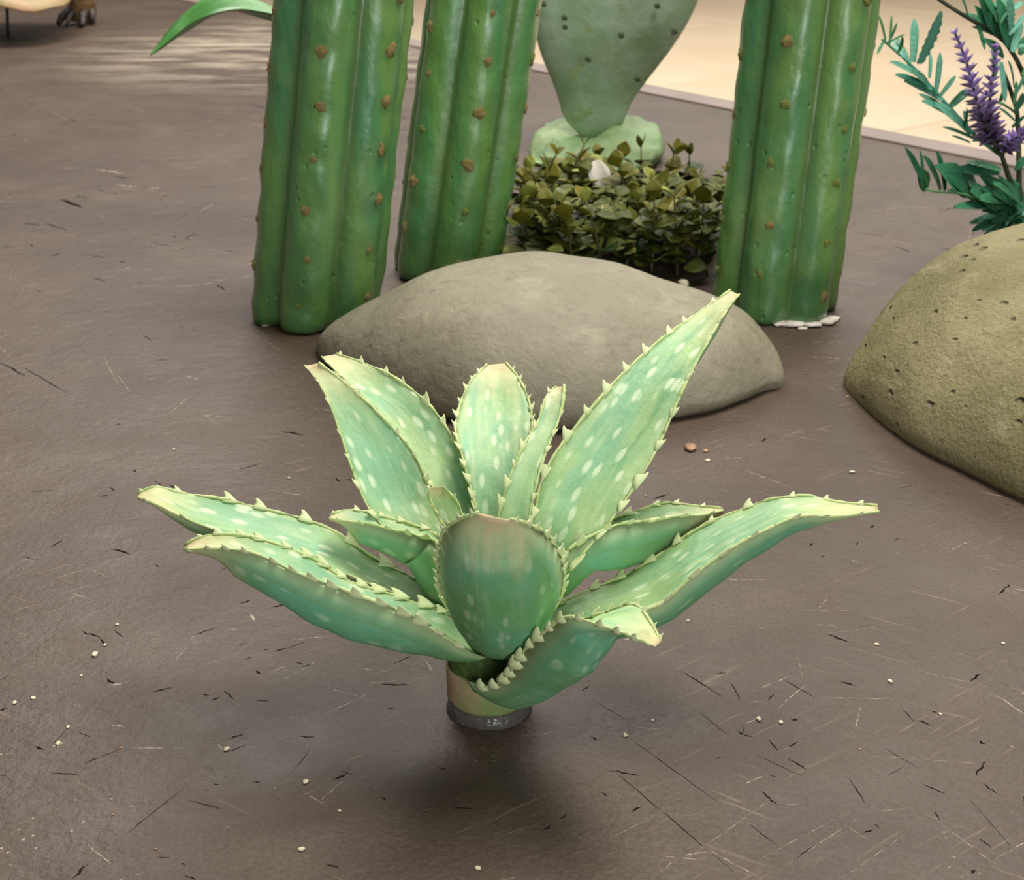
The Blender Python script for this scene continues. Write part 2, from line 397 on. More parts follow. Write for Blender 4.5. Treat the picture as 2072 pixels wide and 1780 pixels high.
# ------------------------------------------------------------------ aloe
SY = W(990, 1428, z=0).y                       # distance of the stem axis
SX = W(990, 1428, z=0).x
aloe = empty('aloe_plant', (SX, SY, 0))
tag(aloe, 'pale spotted green aloe rosette with toothed leaves standing on the brown board', 'succulent')
# tooth: hooked cone, base at origin, grows along +Y, bends to +X
def tooth_mesh():
    V, Fc = [], []
    for k, (y, r, x) in enumerate(((-.25, .62, 0), (.15, .42, .02), (.6, .24, .14), (.95, .13, .36))):
        for q in range(6):
            a = q / 6 * 2 * math.pi; V.append((x + r*math.cos(a)*1.25, y, r*math.sin(a)*.8))
    V.append((.46, 1.08, 0))
    for k in range(3):
        for q in range(6): Fc.append((k*6+q, k*6+(q+1) % 6, k*6+6+(q+1) % 6, k*6+6+q))
    for q in range(6): Fc.append((18+q, 18+(q+1) % 6, 24))
    Fc.append((5, 4, 3, 2, 1, 0))
    me = D.meshes.new('tooth'); me.from_pydata(V, [], Fc); me.polygons.foreach_set('use_smooth', [True]*len(me.polygons)); me.update()
    me.materials.append(M_tooth); return me
TOOTH = tooth_mesh()
def q3(v, t):                                   # quadratic through base, mid, tip
    a, b, c = v
    return a*(1-t)*(1-2*t) + b*4*t*(1-t) + c*t*(2*t-1)
def aloe_leaf(L, R, dyL, dyR, bulge, conc, space, size=1.0, hint=None, toothL=True, toothR=True, t0=.12, bpow=.6, rim=.0010, bprof=None, k0b=.6, upw=.35, fat=1.35):
    def pts(E, dy):
        out = []
        for i, p in enumerate(E): out.append(W(p[0], p[1], Y=SY + q3(dy, i/(len(E)-1))))
        return out
    N, M = 72, 13
    A, B = crv(pts(L, dyL), N), crv(pts(R, dyR), N)
    V, Fc = [], []
    al, ac, ed_, un, tf = [], [], [], [], []
    ln = 0; prev = None; nrm = []
    for i in range(N):
        a, b = A[i], B[i]; mid = (a+b)/2
        if prev is not None: ln += (mid-prev).length
        prev = mid
        i0, i1 = max(0, i-1), min(N-1, i+1)
        t = ((A[i1]+B[i1]) - (A[i0]+B[i0])).normalized()
        wv = b - a; n = t.cross(wv).normalized()
        hv = hint if hint is not None else (Vector((SX, SY, mid.z + .25)) - mid)
        if n.dot(hv) < 0: n = -n
        if nrm: n = (n + nrm[-1]*1.5).normalized()
        nrm.append(n)
        wd = wv.length; f = i/(N-1)
        bend = min(1, (1-f)*5 + .12) * (1 if f > .1 else k0b + (1-k0b)*10*f)
        bl_ = bulge*(bprof(f) if bprof else 1)
        ring = []
        for k in range(2*M-2):
            if k < M: s = -1 + 2*k/(M-1); under = 0
            else: s = 1 - 2*(k-M+1)/(M-1); under = 1
            c = 1 - s*s
            if under: off = -(wd*bl_*c**bpow + .0008) * (bend*.8+.2)
            else: off = -wd*conc*c * bend
            p = mid + wv*.5*s + n*off
            p += n * .0012 * noise.noise(p*55) * c
            V.append(p); al.append(ln); ac.append(s*wd*.5 + (9 if under else 0)); ed_.append(abs(s)); un.append(under if abs(s) < .999 else .5); tf.append(f)
    K = 2*M-2
    for i in range(N-1):
        for k in range(K):
            Fc.append((i*K+k, i*K+(k+1) % K, (i+1)*K+(k+1) % K, (i+1)*K+k))
    Fc.append(tuple(range(K))[::-1]); Fc.append(tuple((N-1)*K+k for k in range(K)))
    o = mesh('leaf', V, Fc, MA, aloe)
    bm = bmesh.new(); bm.from_mesh(o.data); bmesh.ops.recalc_face_normals(bm, faces=bm.faces[:]); bm.to_mesh(o.data); bm.free()
    for nm, x in (('along', al), ('across', ac), ('edge', ed_), ('under', un), ('tfrac', tf)): fattr(o.data, nm, x)
    for E, O, on in ((A, B, toothL), (B, A, toothR)):
        if not on: continue
        k0 = int(N*t0)
        seg = [E[k] + nrm[k]*.0004*math.sin(k*1.7) for k in range(k0, N, 3)]
        tube('margin', seg, [rim*.7, rim, rim*.9], M_rim, o, 6, 60, 1.1)
        tot = sum((E[k+1]-E[k]).length for k in range(k0, N-1)); acc = space*.4; run = 0
        for k in range(k0, N-1):
            run += (E[k+1]-E[k]).length
            if run >= acc:
                f = k/(N-1)
                tan = (E[k+1]-E[k]).normalized(); out = (E[k]-O[k]).normalized()
                d = (out + nrm[k]*random.uniform(.35, .85) + tan*random.uniform(-.1, .3) + Vector((0, 0, upw))).normalized()
                s = .0062*size*random.uniform(.75, 1.2)*(1 - .55*f*f)
                yv = d; xv = (tan - d*tan.dot(d)).normalized(); zv = xv.cross(yv)
                p = E[k]
                Mx = Matrix(((xv.x*s*fat, yv.x*s, zv.x*s*.7, p.x), (xv.y*s*fat, yv.y*s, zv.y*s*.7, p.y), (xv.z*s*fat, yv.z*s, zv.z*s*.7, p.z), (0, 0, 0, 1)))
                copyto(TOOTH, o, Mx)
                acc += space*random.uniform(.8, 1.2)
    zs = [v.z for v in V]
    print('leaf tip', [round(x, 3) for x in ((A[-1]+B[-1])/2 - Vector((SX, SY, 0)))], 'len', round(ln, 3), 'wmid', round((A[N//2]-B[N//2]).length, 3), 'minz', round(min(zs), 3))
    return o
# back leaves, faces towards the viewer
aloe_leaf([(970,1200),(965,1050),(937,930),(921,868),(930,820),(952,770),(985,738)], [(1030,1200),(1035,1050),(1065,940),(1077,860),(1070,810),(1050,765),(1025,735)],
          (.02,.10,.17), (.02,.10,.17), .25, .10, .012, .85)
aloe_leaf([(960,1220),(930,1120),(890,1010),(830,920),(760,830),(700,770),(650,722)], [(1000,1200),(985,1060),(955,980),(918,890),(865,815),(800,765),(740,735),(680,716)],
          (.02,.09,.16), (.03,.11,.17), .28, .12, .019, 1.0)
aloe_leaf([(930,1230),(850,1130),(790,1080),(745,1025),(715,955),(690,880),(655,790),(617,740)], [(985,1220),(940,1120),(900,1060),(875,1000),(835,915),(780,850),(700,775),(645,734)],
          (.005,.05,.11), (.015,.07,.11), .28, .10, .020, .75)
aloe_leaf([(985,1200),(1005,1060),(1030,970),(1060,900),(1090,850),(1105,800),(1125,782)], [(1050,1200),(1070,1050),(1090,960),(1110,900),(1130,850),(1140,805),(1142,780)],
          (.01,.06,.11), (.01,.06,.10), .3, .08, .016, .85)
aloe_leaf([(1000,1230),(1075,1060),(1095,975),(1135,900),(1210,810),(1275,740),(1340,685),(1400,640),(1478,588)], [(1080,1230),(1170,1130),(1230,1060),(1290,975),(1340,885),(1385,780),(1425,705),(1468,630),(1496,596)],
          (.01,.09,.18), (.0,.06,.165), .34, .08, .025, 1.15)
aloe_leaf([(935,1130),(900,1070),(872,1015),(868,985)], [(965,1120),(940,1055),(925,1015),(898,985)], (.0,.012,.02), (.0,.015,.02), .3, .05, .014, .6)
# side leaves
aloe_leaf([(950,1200),(890,1090),(830,1060),(760,1040),(705,1030),(668,1043)], [(930,1230),(890,1105),(845,1084),(790,1069),(720,1055),(666,1049)],
          (.02,.04,.035), (-.01,.01,.025), .75, .25, .017, .8)
aloe_leaf([(1060,1200),(1150,1095),(1200,1065),(1245,1048),(1300,1028),(1350,1017),(1410,1022),(1462,1029)], [(1070,1230),(1140,1125),(1195,1083),(1255,1060),(1320,1051),(1380,1043),(1430,1040),(1463,1034)],
          (.02,.065,.06), (0,.03,.05), .85, .3, .019, .9)
aloe_leaf([(1030,1270),(1110,1230),(1180,1197),(1250,1170),(1310,1137),(1380,1090),(1450,1050),(1500,1030),(1560,1010),(1640,1002),(1690,1014),(1775,1023)],
          [(1040,1310),(1110,1290),(1180,1265),(1260,1243),(1330,1225),(1385,1178),(1440,1137),(1500,1096),(1560,1066),(1620,1045),(1700,1043),(1778,1036)],
          (.01,.035,.03), (-.03,-.025,.02), .42, .10, .025, 1.0)
aloe_leaf([(950,1260),(880,1200),(830,1165),(760,1130),(685,1078),(630,1055),(540,1030),(450,1010),(360,994),(315,984),(278,1000)],
          [(950,1290),(890,1255),(800,1205),(700,1165),(600,1132),(520,1107),(450,1080),(390,1055),(330,1026),(278,1006)],
          (.02,.045,.04), (-.005,.0,.02), .38, .12, .030, 1.25)
# front leaves
aloe_leaf([(955,1290),(905,1243),(870,1227),(816,1210),(750,1190),(692,1167),(635,1131),(582,1107),(500,1085),(444,1079),(400,1088),(374,1105)],
          [(985,1330),(950,1318),(900,1287),(850,1257),(780,1223),(700,1195),(620,1165),(560,1138),(500,1116),(440,1109),(374,1113)],
          (-.01,-.015,-.02), (-.03,-.06,-.035), .62, .22, .015, .95, upw=1.0, fat=1.5)
aloe_leaf([(945,1378),(985,1388),(1020,1372),(1044,1340),(1070,1305),(1110,1270),(1150,1248),(1210,1262),(1270,1285),(1326,1308)],
          [(1030,1340),(1070,1320),(1110,1290),(1145,1270),(1185,1252),(1232,1236),(1285,1222),(1312,1252),(1338,1297)],
          (-.028,-.085,-.13), (.0,-.045,-.115), .62, .12, .0135, 1.3, bprof=lambda f: 1 - .93*max(0, min(1, (f-.50)/.42))**1.6, k0b=.55, t0=.06, upw=1.6, fat=1.0)
aloe_leaf([(975,1300),(925,1252),(893,1195),(886,1130),(896,1078),(922,1052),(968,1038)], [(1065,1295),(1108,1248),(1138,1190),(1138,1130),(1112,1086),(1078,1062),(1032,1050)],
          (-.015,-.07,-.105), (-.015,-.07,-.105), .46, .15, .0105, 1.0, hint=Vector((0, 1, .4)))
# heart and stem
def lathe(name, prof, loc, mat, parent, seg=32, lump=0):
    V, Fc = [], []
    for r, z in prof:
        for q in range(seg):
            a = 2*math.pi*q/seg; p = Vector((r*math.cos(a), r*math.sin(a), z))
            if lump: p *= 1 + lump*noise.noise(p*40+Vector((3, 1, 2)))
            V.append(p + loc)
    for i in range(len(prof)-1):
        for q in range(seg): Fc.append((i*seg+q, i*seg+(q+1) % seg, (i+1)*seg+(q+1) % seg, (i+1)*seg+q))
    Fc.append(tuple(range(seg))[::-1]); Fc.append(tuple((len(prof)-1)*seg+q for q in range(seg)))
    return mesh(name, V, Fc, mat, parent)
sl = Vector((SX, SY, 0))
lathe('heart', [(.020, .024), (.0265, .030), (.0275, .036), (.027, .046), (.023, .062), (.015, .076), (.003, .082)], sl, M_heart, aloe, 32, .12)
so = lathe('stem', [(.022, .009), (.0265, .0095), (.0285, .013), (.0287, .024), (.029, .034), (.0282, .0365), (.02, .036)], Vector((0, 0, 0)), M_stem, None, 40, .02)
so.location = sl; so.parent = aloe; so.matrix_parent_inverse = parent_world(aloe).inverted()
lathe('clear_base', [(.012, .0), (.0282, .0), (.029, .0012), (.0275, .004), (.0272, .0095), (.012, .0095)], sl, M_clear, aloe, 40, .05)['label'] = 'clear acrylic foot ring'

# ------------------------------------------------------------------ cacti
def areole_mesh():
    bm = bmesh.new(); bmesh.ops.create_icosphere(bm, subdivisions=3, radius=1)
    for v in bm.verts:
        v.co *= 1 + .5*noise.noise(v.co*2.2 + Vector((5, 2, 1))) + .45*noise.noise(v.co*5.5); v.co.y *= .42
    me = D.meshes.new('areole'); bm.to_mesh(me); bm.free(); me.polygons.foreach_set('use_smooth', [True]*len(me.polygons)); me.materials.append(M_areole); return me
AREOLE = areole_mesh()
AREOLE2 = AREOLE.copy(); AREOLE2.materials.clear(); AREOLE2.materials.append(mottled('dark_areole', rgb(74, 92, 62), rgb(60, 74, 50), 200, .7))
AREOLE3 = AREOLE.copy(); AREOLE3.materials.clear(); AREOLE3.materials.append(mottled('faint_areole', rgb(150, 158, 72), rgb(128, 142, 66), 200, .6, .6, .004, 300))
def cactus(px, py, half, top, nribs, phase, label, seed, groove=.15, warm=.5, spacing=.058, first=.035, hgt=.62, sz=1.0, faint=False):
    base = W(px, py, z=0); R = half * pxm(base)
    tp = W(*top, Y=base.y); ax = (tp - base).normalized()
    root = empty('columnar_cactus', base)
    tag(root, label, 'cactus', 'columnar cacti around the grey stone')
    x = Vector((1, 0, 0)); x = (x - ax*x.dot(ax)).normalized(); y = ax.cross(x)
    def rad(th, h):
        c = math.sqrt(math.cos(nribs*(th-ph0)/2)**2 + .012)
        r = R*(1.0 - groove*max(0, 1-c)**1.25*1.4)
        r *= 1 + .03*(max(0, (c-.55)/.5))*(abs(math.sin(math.pi*(h-first)/spacing)) - .5)
        return r*(1 + .018*noise.noise(Vector((math.cos(th)*2.2, math.sin(th)*2.2, h*14+seed))) + .012*noise.noise(Vector((math.cos(th)*6, math.sin(th)*6, h*40+seed))))
    ph0 = -math.pi/2 + phase                    # rib angle measured from the side facing the viewer
    SEG_, rows = 132, 78
    V, Fc, rib, low = [], [], [], []
    for i in range(rows):
        h = hgt*i/(rows-1)
        tpr = 1.0 if h < hgt*.9 else max(.25, math.sqrt(max(0.02, 1-((h-hgt*.9)/(hgt*.1))**2)))
        bs = 1 - .03*max(0, 1-h/.012)
        for q in range(SEG_):
            th = 2*math.pi*q/SEG_; r = rad(th, h)*tpr*bs
            V.append(base + ax*h + (x*math.cos(th) + y*math.sin(th))*r - Vector((0, 0, 0)))
            rib.append(abs(math.cos(nribs*(th-ph0)/2))); low.append(h)
    for v in V[:SEG_]: v.z = .0035 + .003*noise.noise(v*40)
    for i in range(rows-1):
        for q in range(SEG_): Fc.append((i*SEG_+q, i*SEG_+(q+1) % SEG_, (i+1)*SEG_+(q+1) % SEG_, (i+1)*SEG_+q))
    Fc.append(tuple(range(SEG_))[::-1]); Fc.append(tuple((rows-1)*SEG_+q for q in range(SEG_)))
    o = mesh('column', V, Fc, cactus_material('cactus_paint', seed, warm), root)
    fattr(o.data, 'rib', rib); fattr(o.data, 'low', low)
    for k in range(nribs):
        th = ph0 + 2*math.pi*k/nribs
        h = first + (k % 3)*.014
        while h < hgt*.9:
            t2 = th + random.uniform(-.06, .06)
            nrm = x*math.cos(t2) + y*math.sin(t2)
            p = base + ax*h + nrm*(rad(t2, h)*.985)
            s = .0062*sz*random.uniform(.75, 1.3)
            copyto(AREOLE3 if (faint and random.random() < .6) or random.random() < .12 else AREOLE, root, frame(p, nrm, ax, s*random.uniform(.7, 1), s, s*random.uniform(.9, 1.35)) @ Matrix.Rotation(random.random()*6, 4, 'Y'))
            h += spacing*random.uniform(.88, 1.12)
    return root, base, R
c1, b1, R1 = cactus(638, 637, 130, (697, 0), 6, math.radians(-8), 'glossy green columnar cactus with six ribs beside the left end of the grey stone', 1.3)
c2, b2, R2 = cactus(902, 548, 111, (979, 0), 6, math.radians(10), 'green columnar cactus between the boxwood clump and another cactus', 4.1, warm=.3, spacing=.062)
c3, b3, R3 = cactus(1566, 622, 125, (1645, 0), 6, math.radians(33), 'glossy green columnar cactus with plaster crumbs at its foot beside the olive boulder', 7.7, warm=.9, spacing=.066, sz=.95, faint=True)
def chip(name, p, s, mat, parent=None, flat=.4, seed=0):
    bm = bmesh.new(); bmesh.ops.create_icosphere(bm, subdivisions=2, radius=1)
    mn = 9
    for v in bm.verts:
        v.co *= 1 + .5*noise.noise(v.co*1.6 + Vector((seed*3.7, seed*1.3, 0))); v.co.z *= flat; v.co.x *= 1.35; mn = min(mn, v.co.z)
    a = random.random()*6
    for v in bm.verts:
        q = Vector((v.co.x*math.cos(a)-v.co.y*math.sin(a), v.co.x*math.sin(a)+v.co.y*math.cos(a), v.co.z-mn)); v.co = q*s + p
    me = D.meshes.new(name); bm.to_mesh(me); bm.free(); me.polygons.foreach_set('use_smooth', [True]*len(me.polygons))
    return link(name, me, parent, mat)
for k, (px, py, s, c) in enumerate(((538, 657, .008, c1), (527, 654, .005, c1), (690, 664, .007, c1), (668, 668, .005, c1), (1555, 654, .008, c3), (1585, 659, .009, c3),
        (1612, 660, .010, c3), (1640, 660, .009, c3), (1668, 655, .009, c3), (1685, 650, .007, c3), (1625, 668, .004, c3), (1538, 650, .006, c3))):
    p = W(px, py, z=0); p.y += .004; chip('plaster_crumb', p, s*1.2, M_plaster, c, .22, k*1.7)

# ------------------------------------------------------------------ stones
def stone(name, rows, mat, ends, nx=90, nq=56, lump=.03, lscale=9, cexp=2.3, tuck=.05, seed=0.0, tilt=0):
    """rows: (px, front py on the board, crest py, crest distance, back distance); cross sections lofted sideways"""
    pr = []
    for px, fy, ty, cy, by in rows:
        f = W(px, fy, z=0); c = W(px, ty, Y=cy)
        pr.append((Vector((f.x, f.y, 0)), Vector((c.x, c.y, c.z)), by))
    A = crv([p[0] for p in pr], nx); B = crv([p[1] for p in pr], nx); C = crv([Vector((p[1].x, p[2], 0)) for p in pr], nx)
    V, Fc = [], []
    for i in range(nx):
        f, c, b = A[i], B[i], C[i]
        z = max(.004, c.z)
        for k in range(nq):
            u = k/(nq-1)                       # front foot -> crest -> back foot
            if u < .5:
                a = u*math.pi
                e = 2/cexp
                cy_, sz_ = math.cos(a)**e, math.sin(a)**e
                y = c.y + (f.y-c.y)*cy_; zz = z*sz_; xx = c.x + (f.x-c.x)*cy_
            else:
                a = (1-u)*math.pi; e = 2/2.2
                cy_, sz_ = math.cos(a)**e, math.sin(a)**e
                y = c.y + (b.y-c.y)*cy_; zz = z*sz_; xx = c.x
            p = Vector((xx, y, zz))
            edge = min(1, zz/.03)
            p += Vector((0, (1 if u > .5 else -1)*.5, .8))*lump*edge*noise.fractal(p*lscale+Vector((seed, 0, 0)), 1, 2, 4)*.6
            if zz < .012: p.y += min(tuck*.25, .12*abs(b.y-f.y))*(1-zz/.012)*(1 if u < .5 else -1)
            V.append(p)
    for i in range(nx-1):
        for k in range(nq-1): Fc.append((i*nq+k, i*nq+k+1, (i+1)*nq+k+1, (i+1)*nq+k))
        Fc.append((i*nq, (i+1)*nq, (i+1)*nq+nq-1, i*nq+nq-1))
    Fc.append(tuple(range(nq))); Fc.append(tuple((nx-1)*nq+k for k in range(nq))[::-1])
    o = mesh(name, V, Fc, mat)
    bm = bmesh.new(); bm.from_mesh(o.data); bmesh.ops.recalc_face_normals(bm, faces=bm.faces[:]); bm.to_mesh(o.data); bm.free()
    return o
Yb = W(640, 705, z=0).y
st1 = stone('flat_stone', [(641, 712, 700, 1.485, 1.49), (650, 733, 676, 1.475, 1.50), (690, 770, 648, 1.46, 1.51), (770, 815, 611, 1.45, 1.53), (860, 845, 566, 1.45, 1.56), (945, 865, 543, 1.46, 1.58),
    (1060, 879, 524, 1.47, 1.60), (1150, 880, 530, 1.47, 1.60), (1240, 872, 541, 1.46, 1.59), (1335, 861, 570, 1.45, 1.57), (1440, 842, 601, 1.43, 1.53), (1510, 818, 634, 1.42, 1.50),
    (1555, 797, 684, 1.41, 1.46), (1576, 792, 718, 1.40, 1.44), (1584, 785, 743, 1.395, 1.42), (1587, 778, 758, 1.39, 1.40)], M_rock, None, lump=.008, lscale=6, seed=2.2)
tag(st1, 'smooth grey flat-topped stone lying behind the aloe', 'stone')
st2 = stone('porous_boulder', [(1709, 780, 768, 1.38, 1.385), (1717, 795, 748, 1.385, 1.40), (1750, 832, 703, 1.39, 1.44), (1800, 876, 640, 1.395, 1.47), (1860, 917, 582, 1.40, 1.50), (1950, 962, 520, 1.41, 1.53),
    (2072, 1022, 481, 1.42, 1.57), (2250, 1080, 450, 1.43, 1.60), (2450, 1090, 470, 1.42, 1.60), (2600, 1030, 560, 1.40, 1.55), (2670, 960, 700, 1.36, 1.46), (2690, 900, 850, 1.29, 1.33)], M_rock2, None, nx=150, nq=90, lump=.012, lscale=9, cexp=2.0, seed=8.1)
tag(st2, 'rough porous olive boulder in front of the lavender', 'stone')

# ------------------------------------------------------------------ prickly pear
pb = W(1203, 318, z=0)
pear = empty('prickly_pear', pb); tag(pear, 'pale green prickly pear pad on a lumpy clay foot behind the boxwood', 'cactus')
def blob(name, outline, depth, mat, parent, Yc, seed=0, lump=.02, nz=40, seg=40):
    """outline: (py, left px, right px) from bottom to top; elliptical sections"""
    rows = []
    for py, l, r in outline:
        a, b = W(l, py, Y=Yc), W(r, py, Y=Yc); rows.append(Vector(((a.x+b.x)/2, a.z, (b.x-a.x)/2)))
    rows = crv(rows, nz); V, Fc = [], []
    for i, q in enumerate(rows):
        dp = depth(i/(nz-1)) if callable(depth) else depth
        for k in range(seg):
            a = 2*math.pi*k/seg
            p = Vector((q.x + q.z*math.cos(a), Yc + q.z*dp*math.sin(a), q.y))
            nn = Vector((math.cos(a), math.sin(a), 0))
            V.append(p + nn*lump*noise.fractal(p*9+Vector((seed, 0, 0)), 1, 2, 3)*.5)
    for i in range(nz-1):
        for k in range(seg): Fc.append((i*seg+k, i*seg+(k+1) % seg, (i+1)*seg+(k+1) % seg, (i+1)*seg+k))
    Fc.append(tuple(range(seg))[::-1]); Fc.append(tuple((nz-1)*seg+k for k in range(seg)))
    return mesh(name, V, Fc, mat, parent)
Yp = pb.y
pad = blob('pad', [(280, 1186, 1218), (268, 1168, 1240), (250, 1152, 1258), (230, 1140, 1268), (205, 1133, 1280), (150, 1112, 1320), (100, 1092, 1358), (50, 1080, 1390), (0, 1076, 1413), (-80, 1072, 1436), (-200, 1085, 1440), (-300, 1120, 1410), (-370, 1180, 1350), (-395, 1230, 1300)],
     .42, M_pear, pear, Yp, 3, .006)
# foot: lumpy disc mound
def foot():
    V, Fc = [], []; seg, rings = 64, 26
    cx = W(1203, 318, z=0)
    for i in range(rings):
        u = i/(rings-1)
        for k in range(seg):
            a = 2*math.pi*k/seg
            rx, ry = .124, .140
            w_ = 1 + .12*noise.noise(Vector((math.cos(a)*1.3, math.sin(a)*1.3, 5.1))) + .04*noise.noise(Vector((math.cos(a)*5, math.sin(a)*5, 1.1)))
            zt = .036 + .020*math.sin(a) + .010*math.cos(a)
            if u < .35: rr, z = .93 + .07*math.sin(math.pi*u/.35), zt*(u/.35)
            else:
                s = (u-.35)/.65; rr = .93*(1 - s); z = zt + (.046-zt)*s**.7 + .008*math.sin(math.pi*s)
            p = Vector((cx.x + rr*rx*w_*math.cos(a), cx.y + rr*ry*w_*math.sin(a), z))
            p.z += (.016*noise.fractal(p*14, 1, 2, 4)) * min(1, u*3)
            V.append(p)
    for i in range(rings-1):
        for k in range(seg): Fc.append((i*seg+k, i*seg+(k+1) % seg, (i+1)*seg+(k+1) % seg, (i+1)*seg+k))
    Fc.append(tuple(range(seg))[::-1])
    return mesh('clay_foot', V, Fc, M_pearbase, pear)
foot()
for px, py in ((1142, 36), (1143, 55), (1257, 72), (1365, 64), (1100, 8), (1330, 12), (1190, 120), (1290, 160)):
    p = W(px, py, Y=Yp - .115*(1-((px-1215)/190)**2) + .01)
    s = .0045
    o = copyto(AREOLE2, pear, frame(p, Vector((0, -1, 0)), Vector((0, 0, 1)), s, s, s))

# ------------------------------------------------------------------ boxwood clump
def leaf_mesh(name, prof, mat, cup=.25, droop=.15, rows=7, thick=.03):
    """unit leaf along +Y, prof gives half widths; closed thin solid"""
    V, Fc = [], []; n = len(prof)
    for side in (1, -1):
        for i, wd in enumerate(prof):
            y = i/(n-1)
            for k in range(5):
                s = -1 + k*.5
                V.append((s*wd, y, cup*wd*(abs(s)**1.5) - droop*y*y + side*thick*.5*(1-abs(s)*.8)))
    o = n*5
    for i in range(n-1):
        for k in range(4):
            a = i*5+k
            Fc.append((a, a+1, a+6, a+5)); Fc.append((o+a+5, o+a+6, o+a+1, o+a))
        for k in (0, 4):
            a = i*5+k
            Fc.append((a, a+5, o+a+5, o+a) if k == 0 else (a+5, a, o+a, o+a+5))
    me = D.meshes.new(name); me.from_pydata(V, [], Fc); me.polygons.foreach_set('use_smooth', [True]*len(me.polygons)); me.update()
    me.materials.append(mat); return me
def leafy(name, c1, c2, rough=.4, c3=None):
    n = NT(name); v = n.coords(); r = n.n('ShaderNodeObjectInfo').outputs['Random']
    c = n.mix(r, c1, c2)
    if c3: c = n.mix(n.math('MULTIPLY', n.math('GREATER_THAN', n.math('FRACT', n.math('MULTIPLY', r, 17.3)), .8), .8), c, c3)
    x = n.n('ShaderNodeSeparateXYZ', i={0: v}).outputs[0]
    c = n.mix(n.rng(n.math('ABSOLUTE', x), .035, .0, 0, .35), c, c2)
    return n.done(c, rough, n.bump(n.noise(v, 9, 3), .2, .02), Specular_IOR_Level=.3)
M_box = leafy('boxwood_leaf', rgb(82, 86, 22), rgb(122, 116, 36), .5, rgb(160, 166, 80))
M_box_shade = leafy('boxwood_leaf_shaded', rgb(36, 60, 24), rgb(58, 76, 30), .36, rgb(120, 124, 78))  # for low leaves: shade near the clump's foot put into the colour
M_boxi = mottled('boxwood_leaf_inner_shaded', rgb(56, 68, 18), rgb(90, 94, 30), 55, .6, c3=rgb(112, 112, 44), Specular_IOR_Level=.25)  # deeper leaves, with the clump's interior shade painted in
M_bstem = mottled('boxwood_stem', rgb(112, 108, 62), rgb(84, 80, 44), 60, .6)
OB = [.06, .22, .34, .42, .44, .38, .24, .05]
BOX = [leaf_mesh('boxwood_leaf', OB, M_box, .35, .2), leaf_mesh('boxwood_leaf', OB, M_box, .15, -.15), leaf_mesh('boxwood_leaf', [x*1.15 for x in OB], M_box_shade, .2, .25)]
bx = W(1225, 520, z=0)
shrub = empty('boxwood_clump', bx); tag(shrub, 'low clump of boxwood with small rounded olive leaves between the cacti', 'shrub')
def in_cactus(p, m=.004):
    for b_, R_, t_ in ((b1, R1, (697, 0)), (b2, R2, (979, 0)), (b3, R3, (1645, 0))):
        a_ = (W(*t_, Y=b_.y) - b_).normalized(); v_ = p - b_
        if (v_ - a_*v_.dot(a_)).length < R_ + m: return True
    return False
# stem feet on the board: jittered grid between the two cacti, behind the stone
feet = []
for j, (py, n) in enumerate(((556, 8), (520, 9), (478, 9), (440, 7), (405, 5))):
    for i in range(n):
        lo, hi = 1040 + j*3, 1442 - j*6
        feet.append((lo + (hi-lo)*(i+.5)/n + random.uniform(-14, 14), py + random.uniform(-14, 14), j))
nl = 0
for px, py, j in feet:
    g = W(px, py, z=0); g.z = -.001
    hh = random.uniform(.085, .118) * (1 if j < 3 else .8)
    lean = Vector((random.uniform(-.3, .3), random.uniform(-.35, .2), 1)).normalized()
    if px < 1060: lean = Vector((random.uniform(.0, .2), -.1, 1)).normalized()
    if px > 1420: lean = Vector((random.uniform(-.25, 0), -.1, 1)).normalized()
    tipp = g + lean*hh + Vector((random.uniform(-.01, .01), random.uniform(-.01, .01), 0))
    mid = g.lerp(tipp, .5) + Vector((random.uniform(-.008, .008), random.uniform(-.008, .008), 0))
    if in_cactus(tipp) or in_cactus(g): continue
    s = tube('stem', [g, mid, tipp], [.0021, .0017, .0011], M_bstem, shrub, 6, 10)
    P = crv([g, mid, tipp], 30)
    n = 4 if j < 3 else 3
    for k in range(n):
        f = .38 + .62*k/(n-1) if k else .38
        p = P[min(29, int(f*29))]
        ax = (P[min(29, int(f*29)+1)] - P[max(0, int(f*29)-2)]).normalized()
        a0 = random.random()*math.pi if k % 2 == 0 else a0 + math.pi/2
        for q in (0, 1):
            if nl >= 296: break
            a = a0 + q*math.pi + random.uniform(-.3, .3)
            out = Vector((math.cos(a), math.sin(a), 0))
            d = (out*random.uniform(.6, 1) + ax*(random.uniform(.2, .8) if k < n-1 else random.uniform(.9, 1.8))).normalized()
            ls = random.uniform(.023, .034) * (1.25 if k == 0 else 1) * (.8 if k == n-1 else 1)
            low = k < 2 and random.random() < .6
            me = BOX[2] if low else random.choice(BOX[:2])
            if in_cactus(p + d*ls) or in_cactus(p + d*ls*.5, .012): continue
            copyto(me, s, frame(p, d, ax + out*-.2, ls, ls, ls)); nl += 1
